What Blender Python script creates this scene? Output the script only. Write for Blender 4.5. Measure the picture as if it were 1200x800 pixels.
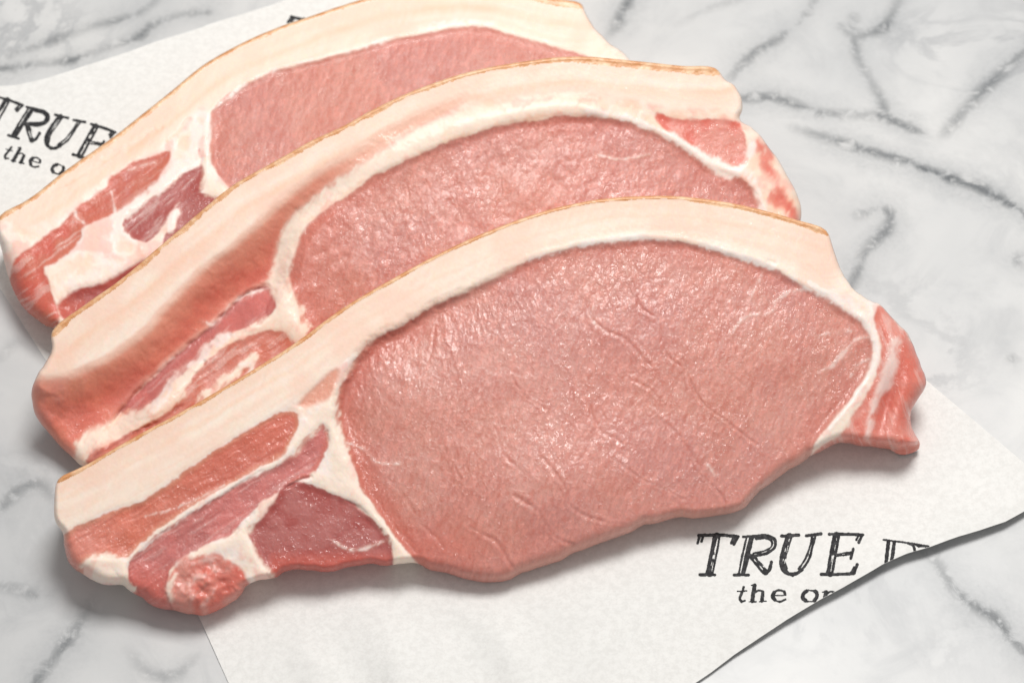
import bpy, math
import numpy as np
from mathutils import Matrix

# ------------------------------------------------------------------ camera
ELEV = math.radians(56.0); DIST = 0.75; HALF = 0.15 / 0.75      # half width / distance
sc = bpy.context.scene
for o in list(bpy.data.objects): bpy.data.objects.remove(o)
FWD = np.array([0.0, math.cos(ELEV), -math.sin(ELEV)])
UPV = np.array([0.0, math.sin(ELEV), math.cos(ELEV)])
RGT = np.array([1.0, 0.0, 0.0])
CAM = -FWD * DIST
cd = bpy.data.cameras.new("camera"); cam = bpy.data.objects.new("camera", cd)
sc.collection.objects.link(cam); sc.camera = cam
cam.matrix_world = Matrix(((RGT[0], UPV[0], -FWD[0], CAM[0]), (RGT[1], UPV[1], -FWD[1], CAM[1]),
                           (RGT[2], UPV[2], -FWD[2], CAM[2]), (0, 0, 0, 1)))
cd.sensor_fit = 'HORIZONTAL'; cd.sensor_width = 36.0; cd.lens = 18.0 / HALF
cd.clip_start = 0.02; cd.clip_end = 20.0
cd.dof.use_dof = True; cd.dof.focus_distance = 0.715; cd.dof.aperture_fstop = 14.0

# ------------------------------------------------------------------ light
w = bpy.data.worlds.new("World"); sc.world = w; w.use_nodes = True
bg = w.node_tree.nodes["Background"]
bg.inputs["Color"].default_value = (1.0, 0.99, 0.975, 1); bg.inputs["Strength"].default_value = 0.375

def area(name, loc, target, sx, sy, power, col):
    l = bpy.data.lights.new(name, 'AREA'); l.shape = 'RECTANGLE'; l.size = sx; l.size_y = sy
    l.energy = power; l.color = col
    o = bpy.data.objects.new(name, l); sc.collection.objects.link(o)
    from mathutils import Vector
    d = Vector(target) - Vector(loc)
    o.location = loc; o.rotation_euler = d.to_track_quat('-Z', 'Y').to_euler()
    return o
area("softbox_lamp", (0.15, 0.36, 1.0), (0, 0.0, 0), 0.42, 0.38, 10.7, (1.0, 0.98, 0.95))

vs = sc.view_settings
vs.view_transform = 'Standard'; vs.look = 'None'; vs.exposure = 0.0; vs.gamma = 1.0; vs.use_curve_mapping = False
sc.render.engine = 'CYCLES'

# ------------------------------------------------------------------ helpers
def ray(X, Y):
    a = (np.asarray(X, float) - 600.0) / 600.0 * HALF
    b = (400.0 - np.asarray(Y, float)) / 600.0 * HALF
    return FWD + a[..., None] * RGT + b[..., None] * UPV
def on_z(X, Y, z):
    d = ray(X, Y); t = (np.asarray(z) - CAM[2]) / d[..., 2]
    return CAM + d * t[..., None]
def on_plane(X, Y, n, c):
    d = ray(X, Y); t = (c - CAM @ n) / (d @ n)
    return CAM + d * t[..., None]

_lat = {}
def vnoise(x, y, seed):
    if seed not in _lat: _lat[seed] = np.random.default_rng(seed).random((128, 128)) * 2 - 1
    R = _lat[seed]
    xi = np.floor(x).astype(np.int64); yi = np.floor(y).astype(np.int64)
    fx = x - xi; fy = y - yi
    fx = fx * fx * fx * (fx * (fx * 6 - 15) + 10); fy = fy * fy * fy * (fy * (fy * 6 - 15) + 10)
    x0 = xi & 127; x1 = (xi + 1) & 127; y0 = yi & 127; y1 = (yi + 1) & 127
    a = R[x0, y0]; b = R[x1, y0]; c = R[x0, y1]; d = R[x1, y1]
    return (a + (b - a) * fx) * (1 - fy) + (c + (d - c) * fx) * fy
def fbm(x, y, seed, octv=4, gain=0.5):
    s = 0; a = 1.0; tot = 0
    for i in range(octv):
        s = s + a * vnoise(x * 2 ** i + 17.3 * i, y * 2 ** i - 9.1 * i, seed + i); tot += a; a *= gain
    return s / tot
def sm(t): t = np.clip(t, 0, 1); return t * t * (3 - 2 * t)
def mix(a, b, t): return a + (b - a) * t

def catmull(P, n=4, closed=True):
    P = np.asarray(P, float); N = len(P); out = []
    for i in range(N if closed else N - 1):
        if closed: p0, p1, p2, p3 = P[i - 1], P[i], P[(i + 1) % N], P[(i + 2) % N]
        else: p0, p1, p2, p3 = P[max(i - 1, 0)], P[i], P[i + 1], P[min(i + 2, N - 1)]
        L01 = max(np.hypot(*(p1 - p0)[:2]), 1e-6) ** .5; L12 = max(np.hypot(*(p2 - p1)[:2]), 1e-6) ** .5; L23 = max(np.hypot(*(p3 - p2)[:2]), 1e-6) ** .5
        m1 = (p2 - p1) + L12 * ((p1 - p0) / L01 - (p2 - p0) / (L01 + L12)) if L01 > 1e-2 else (p2 - p1)
        m2 = (p2 - p1) + L12 * ((p3 - p2) / L23 - (p3 - p1) / (L12 + L23)) if L23 > 1e-2 else (p2 - p1)
        for k in range(n):
            t = k / n
            out.append((2 * t ** 3 - 3 * t ** 2 + 1) * p1 + (t ** 3 - 2 * t ** 2 + t) * m1 + (-2 * t ** 3 + 3 * t ** 2) * p2 + (t ** 3 - t ** 2) * m2)
    if not closed: out.append(P[-1])
    return np.array(out)

def seg_dist(poly, X, Y, closed):
    """distance to a polyline, plus its extra per-vertex values at the nearest point"""
    P = poly; N = len(P); best = np.full(X.shape, 1e9); ext = [np.zeros(X.shape) for _ in range(P.shape[1] - 2)]
    for i in range(N if closed else N - 1):
        a = P[i]; b = P[(i + 1) % N]; dx, dy = b[0] - a[0], b[1] - a[1]; L = dx * dx + dy * dy + 1e-12
        t = np.clip(((X - a[0]) * dx + (Y - a[1]) * dy) / L, 0, 1)
        d = (X - a[0] - t * dx) ** 2 + (Y - a[1] - t * dy) ** 2
        m = d < best; best = np.where(m, d, best)
        for k in range(len(ext)): ext[k] = np.where(m, a[2 + k] + t * (b[2 + k] - a[2 + k]), ext[k])
    return np.sqrt(best), ext
def inside(poly, X, Y):
    r = np.zeros(X.shape, bool); N = len(poly)
    for i in range(N):
        x0, y0 = poly[i][:2]; x1, y1 = poly[(i + 1) % N][:2]
        if y0 == y1: continue
        c = ((y0 > Y) != (y1 > Y)) & (X < (x1 - x0) * (Y - y0) / (y1 - y0) + x0)
        r ^= c
    return r

class Field:
    """regular sheet of surface samples; distances are made coarsely and interpolated"""
    def __init__(self, x0, y0, x1, y1, s, cs=3.0):
        self.s = s; self.x0 = x0; self.y0 = y0
        nx = int((x1 - x0) / s) + 1; ny = int((y1 - y0) / s) + 1
        self.X, self.Y = np.meshgrid(x0 + np.arange(nx) * s, y0 + np.arange(ny) * s)
        self.cs = cs
        cx = int((x1 - x0) / cs) + 8; cy = int((y1 - y0) / cs) + 8
        self.cx0 = x0 - 3 * cs; self.cy0 = y0 - 3 * cs
        self.CX, self.CY = np.meshgrid(self.cx0 + np.arange(cx) * cs, self.cy0 + np.arange(cy) * cs)
    def up(self, F, X, Y):
        u = np.clip((X - self.cx0) / self.cs, 0, F.shape[1] - 1.001); v = np.clip((Y - self.cy0) / self.cs, 0, F.shape[0] - 1.001)
        i = u.astype(int); j = v.astype(int); u = u - i; v = v - j
        return (F[j, i] * (1 - u) + F[j, i + 1] * u) * (1 - v) + (F[j + 1, i] * (1 - u) + F[j + 1, i + 1] * u) * v
    def poly(self, P, X, Y, n=3):
        P = catmull(P, n); d, e = seg_dist(P, self.CX, self.CY, True)
        d = np.where(inside(P, self.CX, self.CY), d, -d)
        r = [self.up(d, X, Y)] + [self.up(q, X, Y) for q in e]
        return r[0] if len(r) == 1 else r
    def line(self, P, X, Y, n=4):
        P = catmull(P, n, False)
        x0, y0 = P[:, 0].min() - 30, P[:, 1].min() - 30; x1, y1 = P[:, 0].max() + 30, P[:, 1].max() + 30
        m = (X > x0) & (X < x1) & (Y > y0) & (Y < y1)
        d = np.full(X.shape, 99.0); wv = np.ones(X.shape)
        dd, e = seg_dist(P, X[m], Y[m], False); d[m] = dd
        if e: wv[m] = e[0]
        return d, wv

COL = sc.collection
def tag(o, label=None, cat=None, group=None, kind=None):
    for k, v in (("label", label), ("category", cat), ("group", group), ("kind", kind)):
        if v: o[k] = v
def empty(name, loc):
    o = bpy.data.objects.new(name, None); o.location = loc; o.empty_display_size = 0.02
    COL.objects.link(o); return o
def mesh_obj(name, V, F, mat, parent=None, attrs=None, normals=None, smooth=True):
    V = np.asarray(V, np.float32); F = np.asarray(F, np.int32)
    me = bpy.data.meshes.new(name)
    me.vertices.add(len(V)); me.vertices.foreach_set("co", V.ravel())
    k = F.shape[1]
    me.loops.add(F.size); me.loops.foreach_set("vertex_index", F.ravel())
    me.polygons.add(len(F)); me.polygons.foreach_set("loop_start", np.arange(0, F.size, k, dtype=np.int32))
    me.polygons.foreach_set("use_smooth", np.full(len(F), smooth))
    me.update(calc_edges=True)
    for nm, a in (attrs or {}).items():
        if a.ndim == 2:
            at = me.attributes.new(nm, 'FLOAT_COLOR', 'POINT')
            at.data.foreach_set("color", np.concatenate([a, np.ones((len(a), 1))], 1).astype(np.float32).ravel())
        else:
            at = me.attributes.new(nm, 'FLOAT', 'POINT'); at.data.foreach_set("value", a.astype(np.float32))
    if normals is not None:
        me.normals_split_custom_set_from_vertices(normals.astype(np.float32))
    me.materials.append(mat)
    o = bpy.data.objects.new(name, me); COL.objects.link(o)
    if parent: o.parent = parent
    return o
def submesh(V, F, attrs=None, normals=None):
    u, inv = np.unique(F.ravel(), return_inverse=True)
    return V[u], inv.reshape(F.shape), {k: a[u] for k, a in (attrs or {}).items()}, (None if normals is None else normals[u])
def grid_faces(keep):
    ny, nx = keep.shape[0] + 1, keep.shape[1] + 1
    j, i = np.nonzero(keep); a = j * nx + i
    return np.stack([a, a + nx, a + nx + 1, a + 1], 1)       # image y runs down, so this winds upward
def vert_normals(V, F):
    a, b, c, d = (V[F[:, k]] for k in range(4))
    n = np.cross(c - a, d - b); N = np.zeros_like(V)
    for k in range(4):
        for q in range(3): N[:, q] += np.bincount(F[:, k], n[:, q], len(V))
    return N / np.maximum(np.linalg.norm(N, axis=1, keepdims=True), 1e-12)

# ------------------------------------------------------------------ materials
class NT:
    def __init__(self, name):
        self.m = bpy.data.materials.new(name); self.m.use_nodes = True
        self.t = self.m.node_tree; self.t.nodes.clear()
        self.out = self.n('ShaderNodeOutputMaterial'); self.p = self.n('ShaderNodeBsdfPrincipled')
        self.l(self.p.outputs[0], self.out.inputs[0])
    def n(self, k, **kw):
        o = self.t.nodes.new(k)
        for a, b in kw.items(): setattr(o, a, b)
        return o
    def l(self, a, b): self.t.links.new(a, b)
    def val(self, inp, v):
        if hasattr(v, 'links'): self.l(v, inp)
        else: inp.default_value = v
    def math(self, op, a, b=0.0, c=None, clamp=False):
        o = self.n('ShaderNodeMath', operation=op, use_clamp=clamp)
        self.val(o.inputs[0], a); self.val(o.inputs[1], b)
        if c is not None: self.val(o.inputs[2], c)
        return o.outputs[0]
    def mixc(self, f, a, b, mode='MIX'):
        o = self.n('ShaderNodeMix', data_type='RGBA', blend_type=mode)
        self.val(o.inputs[0], f); self.val(o.inputs[6], a); self.val(o.inputs[7], b)
        return o.outputs[2]
    def mixf(self, f, a, b):
        o = self.n('ShaderNodeMix', data_type='FLOAT')
        self.val(o.inputs[0], f); self.val(o.inputs[2], a); self.val(o.inputs[3], b)
        return o.outputs[0]
    def coord(self, scale=(1, 1, 1), rot=(0, 0, 0)):
        c = self.n('ShaderNodeTexCoord'); m = self.n('ShaderNodeMapping')
        m.inputs['Scale'].default_value = scale; m.inputs['Rotation'].default_value = rot
        self.l(c.outputs['Object'], m.inputs[0]); return m.outputs[0]
    def noise(self, vec, scale, detail=3.0, rough=0.5, dist=0.0):
        o = self.n('ShaderNodeTexNoise'); self.l(vec, o.inputs['Vector'])
        o.inputs['Scale'].default_value = scale; o.inputs['Detail'].default_value = detail
        o.inputs['Roughness'].default_value = rough; o.inputs['Distortion'].default_value = dist
        return o.outputs[0]
    def ramp(self, f, lo, hi):
        o = self.n('ShaderNodeMapRange', interpolation_type='SMOOTHSTEP'); self.l(f, o.inputs[0])
        o.inputs[1].default_value = lo; o.inputs[2].default_value = hi
        return o.outputs[0]
    def attr(self, nm):
        return self.n('ShaderNodeAttribute', attribute_name=nm)
    def bump(self, h, strength, dist, normal=None):
        o = self.n('ShaderNodeBump'); self.val(o.inputs['Height'], h)
        self.val(o.inputs['Strength'], strength); o.inputs['Distance'].default_value = dist
        if normal is not None: self.l(normal, o.inputs['Normal'])
        return o.outputs[0]

def flesh_material():
    t = NT("flesh"); p = t.p
    col = t.attr("tint").outputs['Color']; fat = t.attr("fat").outputs['Fac']; wet = t.attr("wet").outputs['Fac']
    v = t.coord()
    vs_ = t.coord((1.0, 0.45, 1.0), (0, 0, math.radians(-20)))
    fine = t.noise(v, 1500, 3, 0.6)
    tone = t.mixf(fine, t.mixf(fat, 0.86, 0.96), t.mixf(fat, 1.14, 1.04))
    cm = t.n('ShaderNodeVectorMath', operation='SCALE'); t.l(col, cm.inputs[0]); t.l(tone, cm.inputs[3])
    t.l(cm.outputs[0], p.inputs['Base Color'])
    # moist grain: short squiggly ridges on muscle, soft pitting on fat
    g1 = t.noise(vs_, 700, 2.0, 0.5, 0.8)
    g2 = t.noise(v, 880, 1.0, 0.4, 0.4)
    g3 = t.noise(t.coord((1.0, 0.5, 1.0), (0, 0, math.radians(28))), 560, 1.5, 0.45, 1.0)
    hm = t.math('ADD', t.math('MULTIPLY', g1, 0.26), t.math('ADD', t.math('MULTIPLY', t.ramp(g2, 0.50, 0.76), 0.26), t.math('MULTIPLY', t.ramp(g3, 0.54, 0.74), 0.22)))
    hf = t.math('ADD', t.math('MULTIPLY', t.noise(v, 420, 3, 0.6), 0.8), t.math('MULTIPLY', g2, 0.18))
    h = t.mixf(fat, hm, hf)
    patch = t.mixf(t.ramp(t.noise(v, 60, 2, 0.5), 0.35, 0.65), 0.6, 1.1)
    st = t.math('MULTIPLY', t.mixf(fat, 0.95, 0.05), patch)
    nb = t.bump(h, t.math('MULTIPLY', st, 0.2), 0.0008); nc = t.bump(h, st, 0.0012)
    t.l(nb, p.inputs['Normal']); t.l(nc, p.inputs['Coat Normal'])
    t.l(t.mixf(fat, 0.42, 0.5), p.inputs['Roughness'])
    p.inputs['IOR'].default_value = 1.38
    t.l(t.math('MULTIPLY', wet, 0.75), p.inputs['Coat Weight'])
    t.l(t.mixf(t.ramp(t.noise(v, 90, 3, 0.6), 0.38, 0.62), 0.04, 0.17), p.inputs['Coat Roughness'])
    p.inputs['Coat Weight'].default_value = 0.5; p.inputs['Coat IOR'].default_value = 1.42
    p.subsurface_method = 'RANDOM_WALK'
    t.l(t.math('MULTIPLY', t.attr('depth').outputs['Fac'], 0.55), p.inputs['Subsurface Weight'])
    p.inputs['Subsurface Radius'].default_value = (1.0, 0.45, 0.3)
    p.inputs['Subsurface Scale'].default_value = 0.0014
    return t.m
def rind_material():
    t = NT("rind_skin"); p = t.p
    v = t.coord()
    a = t.noise(v, 260, 4, 0.6); b = t.noise(v, 900, 3, 0.6)
    c = t.mixc(t.ramp(a, 0.35, 0.68), (0.66, 0.30, 0.115, 1), (0.84, 0.55, 0.33, 1))
    c = t.mixc(t.math('MULTIPLY', t.ramp(b, 0.55, 0.75), 0.5), c, (0.50, 0.19, 0.06, 1))
    t.l(c, p.inputs['Base Color']); p.inputs['Roughness'].default_value = 0.38
    p.inputs['Coat Weight'].default_value = 0.25; p.inputs['Coat Roughness'].default_value = 0.2
    t.l(t.bump(t.math('ADD', a, b), 0.4, 0.0005), p.inputs['Normal'])
    p.inputs['Subsurface Weight'].default_value = 0.15
    p.inputs['Subsurface Radius'].default_value = (1.0, 0.5, 0.3); p.inputs['Subsurface Scale'].default_value = 0.001
    return t.m
def marble_material():
    t = NT("marble"); p = t.p
    d = t.attr("vein").outputs['Fac']; s = t.attr("vein_strength").outputs['Fac']
    v = t.coord()
    big = t.noise(v, 9, 4, 0.6, 0.6); mid = t.noise(v, 38, 5, 0.62, 0.8); sml = t.noise(v, 160, 4, 0.65, 0.5); mic = t.noise(v, 700, 3, 0.6)
    base = t.mixc(t.ramp(big, 0.3, 0.7), (0.525, 0.533, 0.54, 1), (0.665, 0.664, 0.658, 1))
    base = t.mixc(t.math('MULTIPLY', t.ramp(mid, 0.47, 0.80), 0.7), base, (0.43, 0.44, 0.45, 1))
    base = t.mixc(t.math('MULTIPLY', t.ramp(sml, 0.5, 0.8), 0.12), base, (0.45, 0.46, 0.47, 1))
    thread = t.math('SUBTRACT', 1.0, t.math('ABSOLUTE', t.math('SUBTRACT', t.math('MULTIPLY', t.noise(v, 17, 6, 0.62, 1.2), 2.0), 1.0)))
    base = t.mixc(t.math('MULTIPLY', t.math('MULTIPLY', t.ramp(thread, 0.88, 1.0), t.ramp(t.noise(v, 14, 3, 0.5), 0.45, 0.7)), 0.55), base, (0.33, 0.34, 0.355, 1))
    # veins: a broken dark thread inside a soft smoky halo
    wob = t.math('ADD', t.math('MULTIPLY', t.math('SUBTRACT', mid, 0.5), 7.0), t.math('MULTIPLY', t.math('SUBTRACT', sml, 0.5), 10.0))
    dd = t.math('ADD', d, wob)
    halo = t.math('MULTIPLY', t.ramp(t.math('ADD', d, t.math('MULTIPLY', wob, 2.2)), 11.0, 0.0), t.math('MULTIPLY', t.math('MULTIPLY', s, 0.62), t.mixf(t.ramp(t.math('ADD', t.math('MULTIPLY', sml, 0.7), t.math('MULTIPLY', mic, 0.3)), 0.38, 0.66), 0.35, 1.15)))
    core = t.math('MULTIPLY', t.ramp(dd, 2.8, -0.4), t.math('MULTIPLY', s, t.ramp(t.math('ADD', t.math('MULTIPLY', sml, 0.8), t.math('MULTIPLY', mid, 0.3)), 0.36, 0.57)))
    c = t.mixc(halo, base, (0.27, 0.285, 0.30, 1))
    c = t.mixc(t.math('MULTIPLY', core, 1.0, clamp=True), c, (0.10, 0.11, 0.12, 1))
    t.l(c, p.inputs['Base Color'])
    p.inputs['Roughness'].default_value = 0.38; p.inputs['IOR'].default_value = 1.45
    t.l(t.bump(mic, 0.06, 0.0003), p.inputs['Normal'])
    return t.m
def paper_material():
    t = NT("butcher_paper"); p = t.p
    v = t.coord()
    a = t.noise(v, 520, 4, 0.65); b = t.noise(v, 1600, 3, 0.6); c0 = t.noise(v, 40, 3, 0.5)
    f = t.math('ADD', t.math('MULTIPLY', a, 0.65), t.math('MULTIPLY', b, 0.35))
    c = t.mixc(t.ramp(f, 0.36, 0.62), (0.735, 0.728, 0.708, 1), (0.815, 0.81, 0.79, 1))
    c = t.mixc(t.math('MULTIPLY', t.ramp(c0, 0.4, 0.7), 0.2), c, (0.705, 0.70, 0.68, 1))
    t.l(c, p.inputs['Base Color']); p.inputs['Roughness'].default_value = 0.72
    p.inputs['Specular IOR Level'].default_value = 0.25
    t.l(t.bump(f, 0.12, 0.0004), p.inputs['Normal'])
    return t.m
def ink_material():
    t = NT("black_ink"); v = t.coord()
    c = t.mixc(t.ramp(t.noise(v, 900, 3, 0.6), 0.4, 0.75), (0.022, 0.022, 0.024, 1), (0.075, 0.075, 0.078, 1))
    t.l(c, t.p.inputs['Base Color']); t.p.inputs['Roughness'].default_value = 0.7
    t.p.inputs['Specular IOR Level'].default_value = 0.2
    return t.m
FLESH = flesh_material(); RIND = rind_material(); MARBLE = marble_material(); PAPER = paper_material(); INK = ink_material()

# ------------------------------------------------------------------ marble slab
def build_marble():
    veins = [  # (points x, y, strength 0..1 on the slab)
        [(845, 118, .2), (867, 115, .6), (908, 115, .8), (935, 124, .8), (962, 132, .7), (1009, 135, .4), (1036, 137, .9), (1056, 146, 1.), (1070, 152, .9), (1090, 158, .2)],
        [(930, 150, .2), (962, 159, .6), (1002, 172, .8), (1063, 189, .9), (1090, 201, 1.2), (1104, 206, 1.2), (1137, 216, 1.), (1170, 232, 1.), (1210, 255, 1.), (1260, 280, .8), (1320, 300, .6)],
        [(1240, 15, .5), (1200, 61, .7), (1180, 80, .6), (1158, 101, .75), (1135, 125, .6), (1110, 152, .45), (1100, 165, .1)],
        [(1060, -20, .3), (1045, 20, .6), (1036, 32, .9), (1018, 40, .6), (1002, 44, .5), (985, 30, .4)],
        [(1000, 20, .4), (1002, 57, .6), (1016, 88, .4), (1030, 112, .6), (1043, 142, .9)],
        [(960, -10, .4), (942, 20, .5), (915, 44, .7), (884, 61, .7), (857, 91, .4)],
        [(1005, 252, .4), (1030, 245, .7), (1043, 250, .9), (1040, 268, .9), (1016, 294, .7), (999, 331, .8), (990, 350, .4)],
        [(1075, 625, .2), (1095, 655, .5), (1124, 695, .9), (1145, 712, 1.1), (1164, 722, 1.2), (1185, 746, 1.1), (1205, 768, 1.), (1240, 800, .7)],
        [(-60, 95, .5), (0, 81, .8), (27, 78, .7), (60, 74, .4), (84, 71, .9), (110, 62, .4), (140, 52, .4), (162, 44, .9), (175, 32, .7), (205, 20, .4), (243, 14, .6)],
        [(10, 66, .3), (64, 47, .6), (90, 38, .3), (111, 30, .4), (142, 24, .6), (175, 7, .4), (200, -20, .4)],
        [(-40, 610, .4), (0, 596, .5), (27, 570, .6), (47, 567, .5), (60, 580, .3)],
        [(-10, 684, .2), (27, 692, .5), (50, 699, .5), (66, 690, .1)],
        [(20, 840, .5), (44, 797, .7), (62, 772, .6), (78, 753, .8), (94, 729, .5), (108, 700, .1)],
        [(150, 760, .1), (175, 788, .4), (205, 790, .4), (230, 770, .2)],
        [(745, -12, .8), (735, 5, .9), (722, 30, .6), (714, 45, .2)],
        [(1195, 300, .4), (1192, 306, .6), (1198, 312, .3)], [(1180, 420, .2), (1186, 420, .5), (1192, 421, .2)],
        [(790, 30, .1), (830, 10, .25), (880, -5, .3)], [(0, 420, .2), (20, 400, .2), (40, 410, .1)],
    ]
    dense_x = np.arange(-0.19, 0.1901, 0.001); dense_y = np.arange(-0.15, 0.1801, 0.001)
    xs = np.concatenate([[-0.9, -0.6, -0.4, -0.28, -0.22], dense_x, [0.22, 0.28, 0.4, 0.6, 0.9]])
    ys = np.concatenate([[-0.7, -0.45, -0.3, -0.2], dense_y, [0.22, 0.3, 0.45, 0.7, 1.1]])
    X, Y = np.meshgrid(xs, ys)
    best = np.full(X.shape, 1e3); st = np.zeros(X.shape)
    for P in veins:
        A = np.array(P, float); q = on_z(A[:, 0], A[:, 1], 0.0)
        C = catmull(np.column_stack([q[:, 0] * 1000, q[:, 1] * 1000, A[:, 2]]), 3, False)   # millimetres
        d, e = seg_dist(C, X * 1000, Y * 1000, False)
        d = d * 1.0; m = (d - 3 * e[0]) < (best - 3 * st); best = np.where(m, d, best); st = np.where(m, e[0], st)
    V = np.stack([X, Y, np.zeros_like(X)], -1).reshape(-1, 3)
    ny, nx = X.shape; keep = np.ones((ny - 1, nx - 1), bool)
    F = grid_faces(keep)[:, ::-1]
    # slab edge and underside so the countertop is a closed body 20 mm thick
    c = [0, nx - 1, (ny - 1) * nx + nx - 1, (ny - 1) * nx]; n0 = len(V)
    low = V[c].copy(); low[:, 2] = -0.02; V = np.vstack([V, low])
    ext = [[c[k], n0 + k, n0 + (k + 1) % 4, c[(k + 1) % 4]] for k in range(4)] + [[n0 + 3, n0 + 2, n0 + 1, n0]]
    F = np.vstack([F, np.array(ext)])
    pad = np.full(4, 50.0)
    o = mesh_obj("marble_countertop", V, F, MARBLE, attrs={"vein": np.concatenate([best.ravel(), pad]), "vein_strength": np.concatenate([st.ravel(), pad * 0])}, smooth=False)
    tag(o, kind="structure")
build_marble()

# ------------------------------------------------------------------ printed paper
PAPER_EDGE = [(-150, 118), (-60, 105), (0, 101), (20, 100), (57, 91), (95, 79), (135, 66), (180, 50), (236, 32), (243, 29), (290, 15), (327, 3), (400, -22), (480, -50), (560, -74),
              (600, 0), (640, 60), (720, 132), (800, 205), (900, 290), (1000, 374), (1085, 445), (1140, 491), (1200, 542), (1232, 568),
              (1215, 592), (1200, 599), (1178, 611), (1148, 621), (1124, 628), (1090, 640), (1063, 648), (1033, 661.5), (1002, 680), (962, 702), (921, 726), (891, 746), (861, 766), (834, 787), (813, 801), (780, 822), (690, 880), (600, 935), (500, 990), (370, 1030),
              (320, 915), (268, 800), (234, 724), (180, 630), (120, 530), (55, 424), (0, 338), (-80, 225)]
TORN = [(1232, 568), (1200, 599), (1148, 621), (1090, 640), (1033, 663), (1002, 680), (962, 702), (921, 726), (861, 766), (813, 801), (690, 880), (600, 935)]
def paper_z(X, Y):
    d, _ = seg_dist(np.array(TORN, float), X, Y, False)
    along = np.clip((1232 - X) / 420.0, 0, 1)
    lift = 0.0009 + 0.0022 * np.sin(np.pi * np.clip(along * 0.95 + 0.12, 0, 1))
    z = 0.00016 + lift * sm(1 - d / 95.0) ** 1.4
    wv = sm((Y - 690) / 90) * sm((700 - X) / 150) * sm((X - 330) / 60)
    z = z + 0.0022 * wv * (1 + np.sin((X * 0.86 - Y * 0.5) / 17.0 + 1.5 * fbm(X / 90, Y / 90, 77, 2))) * 0.5
    z = z + 0.00015 * sm((Y - 560) / 40) * (1 + fbm(X / 90, Y / 90, 71, 2))
    z = z + 0.0005 * sm((140 - Y) / 60) * sm((220 - X) / 100) * (1 + fbm(X / 60, Y / 60, 75, 2))
    return z
def build_paper():
    f = Field(-160, -90, 1250, 1050, 3.0); X = f.X.copy(); Y = f.Y.copy()
    P = []
    for k in range(len(PAPER_EDGE)):                                        # straight runs with a torn, slightly uneven rim
        a = np.array(PAPER_EDGE[k], float); b = np.array(PAPER_EDGE[(k + 1) % len(PAPER_EDGE)], float)
        n = max(1, int(np.hypot(*(b - a)) / 12)); P += [a + (b - a) * i / n for i in range(n)]
    P = np.array(P); torn = (P[:, 1] > 560) & (P[:, 0] > 560) | (P[:, 1] < 102)
    P[:, 1] += np.where(torn, 0.9 * fbm(P[:, 0] / 26, P[:, 1] / 33, 31, 3), 0.0)
    d, _ = seg_dist(P, X, Y, True); d = np.where(inside(P, X, Y), d, -d)
    keep = (d[1:, 1:] + d[:-1, :-1] + d[1:, :-1] + d[:-1, 1:]) > 0
    used = np.zeros(d.shape, bool)
    for a in (slice(0, -1), slice(1, None)):
        for b in (slice(0, -1), slice(1, None)): used[a, b] |= keep
    full = np.ones(d.shape, bool)
    pk = np.pad(keep, 1)
    full = pk[1:, 1:] & pk[:-1, 1:] & pk[1:, :-1] & pk[:-1, :-1]
    m = used & ~full
    Q = np.column_stack([P, P]); _, e = seg_dist(Q, X[m], Y[m], True); X[m] = e[0]; Y[m] = e[1]      # nearest point of the rim itself
    V = on_z(X, Y, paper_z(X, Y)).reshape(-1, 3); F = grid_faces(keep)
    root = empty("printed_paper", (0, 0, 0))
    tag(root, "white butcher paper sheet with torn edges and black lettering, lying under all the steaks", "paper")
    V, F, _, _ = submesh(V, F)
    n = len(V); V2 = V.copy(); V2[:, 2] -= 0.00012
    e = np.concatenate([F[:, [k, (k + 1) % 4]] for k in range(4)]); key = np.sort(e, 1); key = key[:, 0] * n + key[:, 1]
    _, idx, cnt = np.unique(key, return_index=True, return_counts=True); be = e[idx[cnt == 1]]
    wall = np.stack([be[:, 1] + 2 * n, be[:, 0] + 2 * n, be[:, 0] + 3 * n, be[:, 1] + 3 * n], 1)
    mesh_obj("sheet", *submesh(np.vstack([V, V2, V, V2]), np.vstack([F, F[:, ::-1] + n, wall]))[:2], PAPER, root)
    return root, P
paper_root, PAPER_POLY = build_paper()

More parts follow.
